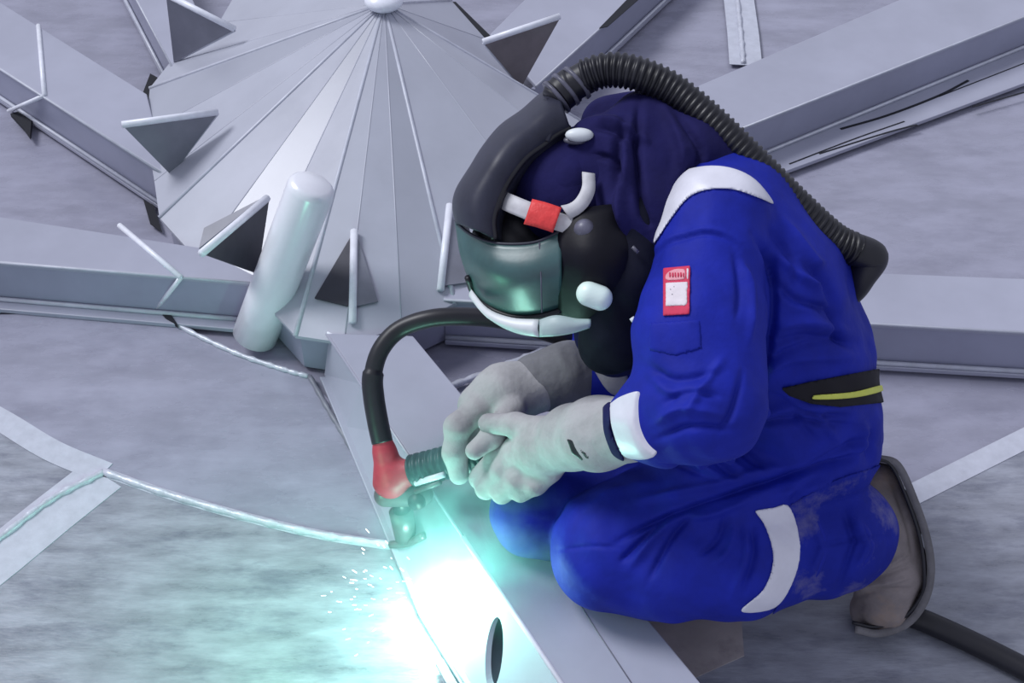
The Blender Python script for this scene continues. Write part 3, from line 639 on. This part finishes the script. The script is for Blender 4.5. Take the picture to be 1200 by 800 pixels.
# ================================================================== welding helmet
mk('skull_cap', sdf_mesh([(.03, chain(S(664, 228, 2.10, 67), S(695, 218, 2.11, 70)))], .005), 'navy', person, label='navy cap under the helmet')
hel = root('welding_helmet', 'black flip-front welding helmet with green-lit visor on the welder', 'helmet', W(640, 300, 2.08))
out_ = [(655, 108, 2.13), (637, 109, 2.14), (612, 130, 2.14), (587, 148, 2.13), (567, 172, 2.12), (552, 196, 2.11), (536, 222, 2.10), (532, 242, 2.10), (536, 262, 2.09)]
inn_ = [(668, 150, 2.05), (652, 158, 2.04), (636, 170, 2.03), (618, 183, 2.02), (602, 202, 2.01), (590, 222, 2.01), (582, 242, 2.01), (578, 260, 2.01), (580, 280, 2.01)]
far = [W(x+14, y+14, d+.10) for x, y, d in out_]; ou = [W(x, y, d) for x, y, d in out_]
mid = [W((a[0]*.55+b[0]*.45)-2, (a[1]*.55+b[1]*.45)-2, min(a[2], b[2])-.004) for a, b in zip(out_, inn_)]
ii = [W(x, y, d) for x, y, d in inn_]; fold = [W(x+9, y+8, d+.05) for x, y, d in inn_]
mk('crown_duct', patch([far, ou, mid, ii, fold], 6, 5), 'shell', hel, solid=.006, label='dark grey air duct over the crown')
mk('duct_rim', tube(smoothpath(ii, 6), .006, 10), 'black', hel)
mk('duct_ridge', tube(smoothpath([W(640, 118, 2.07), W(647, 135, 2.045), W(645, 152, 2.035), W(640, 166, 2.03)], 6), .006, 8), 'shell', hel)
mk('cheek_seal', sdf_mesh([(.03, chain(S(600, 290, 2.12, 50), S(640, 330, 2.12, 45), S(690, 330, 2.11, 45)))], .006), 'black', hel)
vt = [(534, 258, 2.11), (548, 272, 2.06), (572, 283, 2.02), (600, 286, 2.0), (630, 283, 1.99), (658, 270, 1.99)]
vm = [(541, 300, 2.11), (556, 312, 2.05), (580, 322, 2.01), (606, 326, 1.99), (632, 322, 1.98), (658, 315, 1.98)]
vb = [(556, 342, 2.15), (574, 358, 2.11), (596, 367, 2.085), (615, 369, 2.07), (635, 367, 2.055), (658, 360, 2.05)]
mk('visor', patch([[W(*p) for p in vt], [W(*p) for p in vm], [W(*p) for p in vb]], 6, 6), 'visor', hel, solid=.004, label='dark green reflecting visor')
mk('visor_rim', tube(smoothpath([W(x, y, d-.001) for x, y, d in vt], 6), .0028, 8), 'shell', hel)
mk('visor_rim', tube(smoothpath([W(x, y+3, d-.001) for x, y, d in [(548, 322, 2.11)]+vb], 6), .0055, 8), 'black', hel)
mk('visor_seam', tube([W(632, 284, 1.986), W(634, 325, 1.975), W(635, 366, 1.994)], .0012, 6), 'knob', hel)
st = [(654, 250, 2.0), (685, 244, 1.985), (720, 240, 1.985), (748, 245, 2.01)]
sm = [(655, 310, 1.985), (688, 312, 1.955), (722, 312, 1.96), (750, 318, 1.99)]
sb = [(655, 372, 2.06), (686, 388, 2.06), (716, 394, 2.06), (742, 396, 2.07)]
mk('side_cape', patch([[W(*p) for p in st], [W(*p) for p in sm], [W(*p) for p in sb]], 6, 6), 'cape', hel, solid=.005, label='black side cape catching the arc light')
r1 = [(553, 340, 2.10), (572, 362, 2.05), (600, 373, 2.02), (632, 375, 2.0)]; r2 = [(561, 353, 2.10), (580, 376, 2.05), (606, 389, 2.02), (632, 394, 2.0)]
mk('chin_rim', patch([[W(*p) for p in r1], [W(p[0]-2, (p[1]+q[1])/2, p[2]-.006) for p, q in zip(r1, r2)], [W(*p) for p in r2]], 5, 3), 'pale', hel, solid=.005, label='white chin rim')
r1 = [(633, 375, 1.999), (652, 370, 1.985), (675, 374, 1.985), (692, 375, 1.99)]; r2 = [(633, 394, 1.999), (652, 393, 1.985), (672, 389, 1.985), (690, 383, 1.99)]
mk('chin_rim', patch([[W(*p) for p in r1], [W(p[0], (p[1]+q[1])/2, p[2]-.006) for p, q in zip(r1, r2)], [W(*p) for p in r2]], 5, 3), 'pale2', hel, solid=.005, label='mint grey chin rim end')  # rim end in a darker mint colour
hb = [(590, 233, 2.03), (605, 240, 2.005), (630, 250, 1.99), (655, 259, 1.985), (678, 266, 1.985)]
def ribbon(pts, w, lean=(0, 0)): return patch([[W(x, y-w/2, d) for x, y, d in pts], [W(x+lean[0], y, d-.003) for x, y, d in pts], [W(x+lean[0]*2, y+w/2, d) for x, y, d in pts]], 6, 3)
mk('headband', ribbon(hb, 20, (-3, 0)), 'headband', hel, solid=.003, label='pale grey headband')
mk('red_tape', ribbon([(624, 248, 1.984), (640, 252, 1.978), (658, 258, 1.976)], 29, (-5, 0)), 'red_tape', hel, solid=.004, label='crumpled red tape')
hs = [W(690, 202, 2.0), W(693, 220, 1.985), (W(688, 236, 1.98)), W(676, 246, 1.98), W(660, 250, 1.982)]; hs2 = [W(676, 200, 2.0), W(677, 216, 1.985), W(673, 227, 1.98), W(664, 235, 1.98), W(652, 240, 1.982)]
hs = [W(697, 204, 2.0), W(697, 224, 1.985), W(690, 240, 1.98), W(680, 250, 1.98), W(668, 257, 1.982)]; hs2 = [W(682, 202, 2.0), W(682, 218, 1.985), W(676, 231, 1.98), W(668, 238, 1.98), W(657, 241, 1.982)]
mk('hinge_strap', patch([hs, hs2], 6, 2), 'headband', hel, solid=.004, label='curved grey hinge strap')
cp_ = W(697, 347, 1.952); mk('arc_glint', sdf_mesh([(.02, chain(S(690, 344, 1.972, 15), S(703, 349, 1.972, 15)))], .003), 'glint_mint', hel, label='painted pale glint of the arc on the side cape')  # pale mint blob stands in for the arc's reflection on the cape
mk('hinge_knob', ball(W(685, 269, 1.975), .017, 20, 12), 'knob', hel)
cp = W(679, 158, 2.02); mk('hood_clip', ball(cp, .012, 18, 10, (1.9, 1, .9)), 'pale', hel, label='white oval clip')
cp = W(674, 164, 2.03); mk('hood_clip', ball(cp, .010, 18, 10, (1.9, 1, .6)), 'knob', hel)
# corrugated air hose
hose = [(655, 112, 2.09), (668, 100, 2.08), (684, 90, 2.07)]
hp_ = [(684, 90, 2.07), (712, 82, 2.06), (745, 86, 2.05), (785, 104, 2.05), (830, 140, 2.05), (880, 188, 2.06), (930, 238, 2.08), (975, 279, 2.10), (1002, 293, 2.11)]
P = smoothpath([W(*p) for p in hp_], 40)
Ls = np.r_[0, np.cumsum(np.linalg.norm(np.diff(P, axis=0), axis=1))]
rr = .0268+.0022*np.sign(np.sin(Ls*2*math.pi/.0105))*np.abs(np.sin(Ls*2*math.pi/.0105))**.6
bh = mk('breathing_hose', tube(P, rr, 20), 'black', hel, label='black corrugated breathing hose')
P = smoothpath([W(647, 119, 2.082), W(656, 111, 2.085), W(670, 100, 2.08), W(688, 90, 2.07)], 10)
mk('hose_cuff', tube(P, np.interp(np.arange(len(P)), [0, 9, 10, 20, 21, 30], [.022, .030, .029, .030, .027, .027]), 20), 'black', bh)
for px in ((652, 114, 2.085), (663, 105, 2.08), (676, 97, 2.077)):
    c = W(*px); dd = W(px[0]+8, px[1]-7, px[2])-c; dd /= np.linalg.norm(dd)
    mk('clamp_ring', tube([c-dd*.003, c+dd*.003], .032, 24), 'knob', bh)
P = smoothpath([W(996, 290, 2.11), W(1018, 299, 2.115), W(1020, 305, 2.12), W(1010, 322, 2.13), W(1000, 338, 2.15), W(985, 352, 2.17)], 8)
mk('hose_elbow', tube(P, np.interp(np.arange(len(P)), [0, 8, 16, 24, 40], [.027, .028, .028, .025, .022]), 20), 'black', bh)

# ================================================================== torch
tor = root('welding_torch', 'red and dark green welding torch gripped in the far gloved hand', 'torch', W(470, 640, 2.50))
mk('body', sdf_mesh([(.012, chain(S(447, 512, 2.43, 11), S(451, 530, 2.435, 13), S(459, 562, 2.45, 23)) + chain(S(462, 556, 2.44, 18), S(483, 553, 2.43, 15)))], .003), 'torch_red', tor, label='red torch body')
ax0, ax1 = W(483, 552, 2.43), W(600, 522, 2.36)
P = np.array([lerp(ax0, ax1, t) for t in np.linspace(0, 1, 90)])
mk('grip', tube(P, .030+.0022*np.sign(np.sin(np.arange(90)*1.1)), 20), 'torch_green', tor, label='dark green ribbed grip')
mk('neck_clamp', sdf_mesh([(.01, chain(S(452, 580, 2.46, 14), S(495, 580, 2.45, 13)))], .003), 'torch_metal', tor)
mk('clamp_bolt', tube([W(487, 588, 2.42), W(492, 586, 2.45)], .016, 12), 'black', tor)
mk('nozzle_holder', tube([W(466, 578, 2.46), W(472, 602, 2.485)], .017, 20), 'black', tor)
mk('nozzle', tube([W(470, 598, 2.48), W(476, 630, 2.51)], [.024, .022], 24), 'torch_metal', tor, label='grey metal nozzle')
mk('guide_foot', tube(smoothpath([W(458, 638, 2.525), W(478, 636, 2.50), W(497, 627, 2.47)], 6), .008, 10), 'torch_metal', tor)
mk('side_lever', tube([W(487, 566, 2.41), W(520, 556, 2.37)], .006, 10), 'edge', tor)
mk('side_lever', tube([W(487, 576, 2.42), W(516, 565, 2.38)], .005, 10), 'torch_metal', tor)
P = smoothpath([W(448, 518, 2.43), W(443, 495, 2.43), W(438, 465, 2.43), W(437, 440, 2.43), W(446, 410, 2.43), W(468, 386, 2.43), W(505, 373, 2.42), W(550, 371, 2.42), W(595, 376, 2.42), W(650, 392, 2.43), W(720, 410, 2.46)], 10)
mk('torch_cable', tube(P, np.where(np.arange(len(P)) < 32, .0205, .0175), 16), 'black', tor, label='thick black torch cable')
cab = mk('cable', tube(smoothpath([G(1050, 716, .022), G(1085, 728, .022), G(1140, 753, .022), G(1200, 783, .022), G(1300, 835, .022)], 8), .021, 16), 'black', loc=G(1085, 728, 0), label='thick black cable on the floor behind the boot', cat='cable')

# ================================================================== arc, sparks and smoke
AP = G(517, 690, .065)
em = bpy.data.materials.new('arc_plasma'); em.use_nodes = True
n, l = nodes(em); n.remove(n['Principled BSDF']); e = n.new('ShaderNodeEmission'); e.inputs[0].default_value = (.80, 1, .95, 1); e.inputs[1].default_value = 40
l.new(e.outputs[0], n['Material Output'].inputs[0])
arc = root('welding_arc', 'blinding white arc beside the beam web below the torch', 'arc', (AP[0], AP[1], 0))
mk('plasma', ball(AP, .022, 16, 10, (1, 1, 1)), em, arc)
ld = bpy.data.lights.new('arc_light', 'POINT'); ld.energy = ARC_E; ld.color = (.42, 1, .76); ld.shadow_soft_size = .03
lo = bpy.data.objects.new('arc_light', ld); COL.objects.link(lo); lo.parent = arc; lo.location = Vector(tuple(AP-wloc(arc)+np.array([-.005, -.05, .026])))
l2 = bpy.data.lights.new('added_wash_light', 'POINT'); l2.energy = 2.8; l2.color = (.28, 1, .62); l2.shadow_soft_size = .10  # added lamp without a source of its own, washes the floor green
lo2 = bpy.data.objects.new('added_wash_light', l2); COL.objects.link(lo2); lo2.parent = arc; lo2.location = Vector((-.33, -.08, .28))
rng = np.random.default_rng(3); sp = []
for k in range(60):
    a = rng.uniform(2.2, 4.2); r_ = rng.uniform(.04, .22); c = AP+[r_*math.cos(a), r_*math.sin(a)*.7, rng.uniform(-.06, .06)]
    c[2] = max(c[2], .004); dirn = np.array([math.cos(a), math.sin(a), .3])*rng.uniform(.002, .010)
    sp.append(tube([c, c+dirn], rng.uniform(.0004, .0009), 5))
em2 = em.copy(); em2.name = 'spark_glow'; em2.node_tree.nodes['Emission'].inputs[1].default_value = 5
mk('sparks', merge(*sp), em2, None, kind='stuff', label='tiny white sparks spraying left of the arc', cat='sparks', loc=(AP[0], AP[1], 0))
vm_ = bpy.data.materials.new('smoke_volume'); vm_.use_nodes = True
n, l = nodes(vm_); n.remove(n['Principled BSDF']); pv = n.new('ShaderNodeVolumePrincipled'); pv.inputs['Color'].default_value = (.45, .90, .96, 1); pv.inputs['Anisotropy'].default_value = .1
tc = n.new('ShaderNodeTexCoord'); nz = n.new('ShaderNodeTexNoise'); nz.inputs['Scale'].default_value = 11; nz.inputs['Detail'].default_value = 4; nz.inputs['Distortion'].default_value = .6
l.new(tc.outputs['Object'], nz.inputs['Vector'])
mr = n.new('ShaderNodeMapRange'); mr.inputs['From Min'].default_value = .40; mr.inputs['From Max'].default_value = .68; mr.inputs['To Max'].default_value = 11
ln_ = n.new('ShaderNodeVectorMath'); ln_.operation = 'LENGTH'; l.new(tc.outputs['Object'], ln_.inputs[0])
fo = n.new('ShaderNodeMapRange'); fo.inputs['From Min'].default_value = .05; fo.inputs['From Max'].default_value = .24; fo.inputs['To Min'].default_value = 1; fo.inputs['To Max'].default_value = 0; fo.interpolation_type = 'SMOOTHSTEP'
l.new(ln_.outputs['Value'], fo.inputs[0]); mu = n.new('ShaderNodeMath'); mu.operation = 'MULTIPLY'
l.new(nz.outputs[0], mr.inputs[0]); l.new(mr.outputs[0], mu.inputs[0]); l.new(fo.outputs[0], mu.inputs[1]); l.new(mu.outputs[0], pv.inputs['Density'])
l.new(pv.outputs[0], n['Material Output'].inputs['Volume'])
c0 = AP+[.085, .06, .09]
mk('welding_smoke', ball(c0, .25, 24, 16, (1, 1, 1)), vm_, None, kind='stuff', label='teal-lit smoke rising from the arc', cat='smoke', loc=c0)
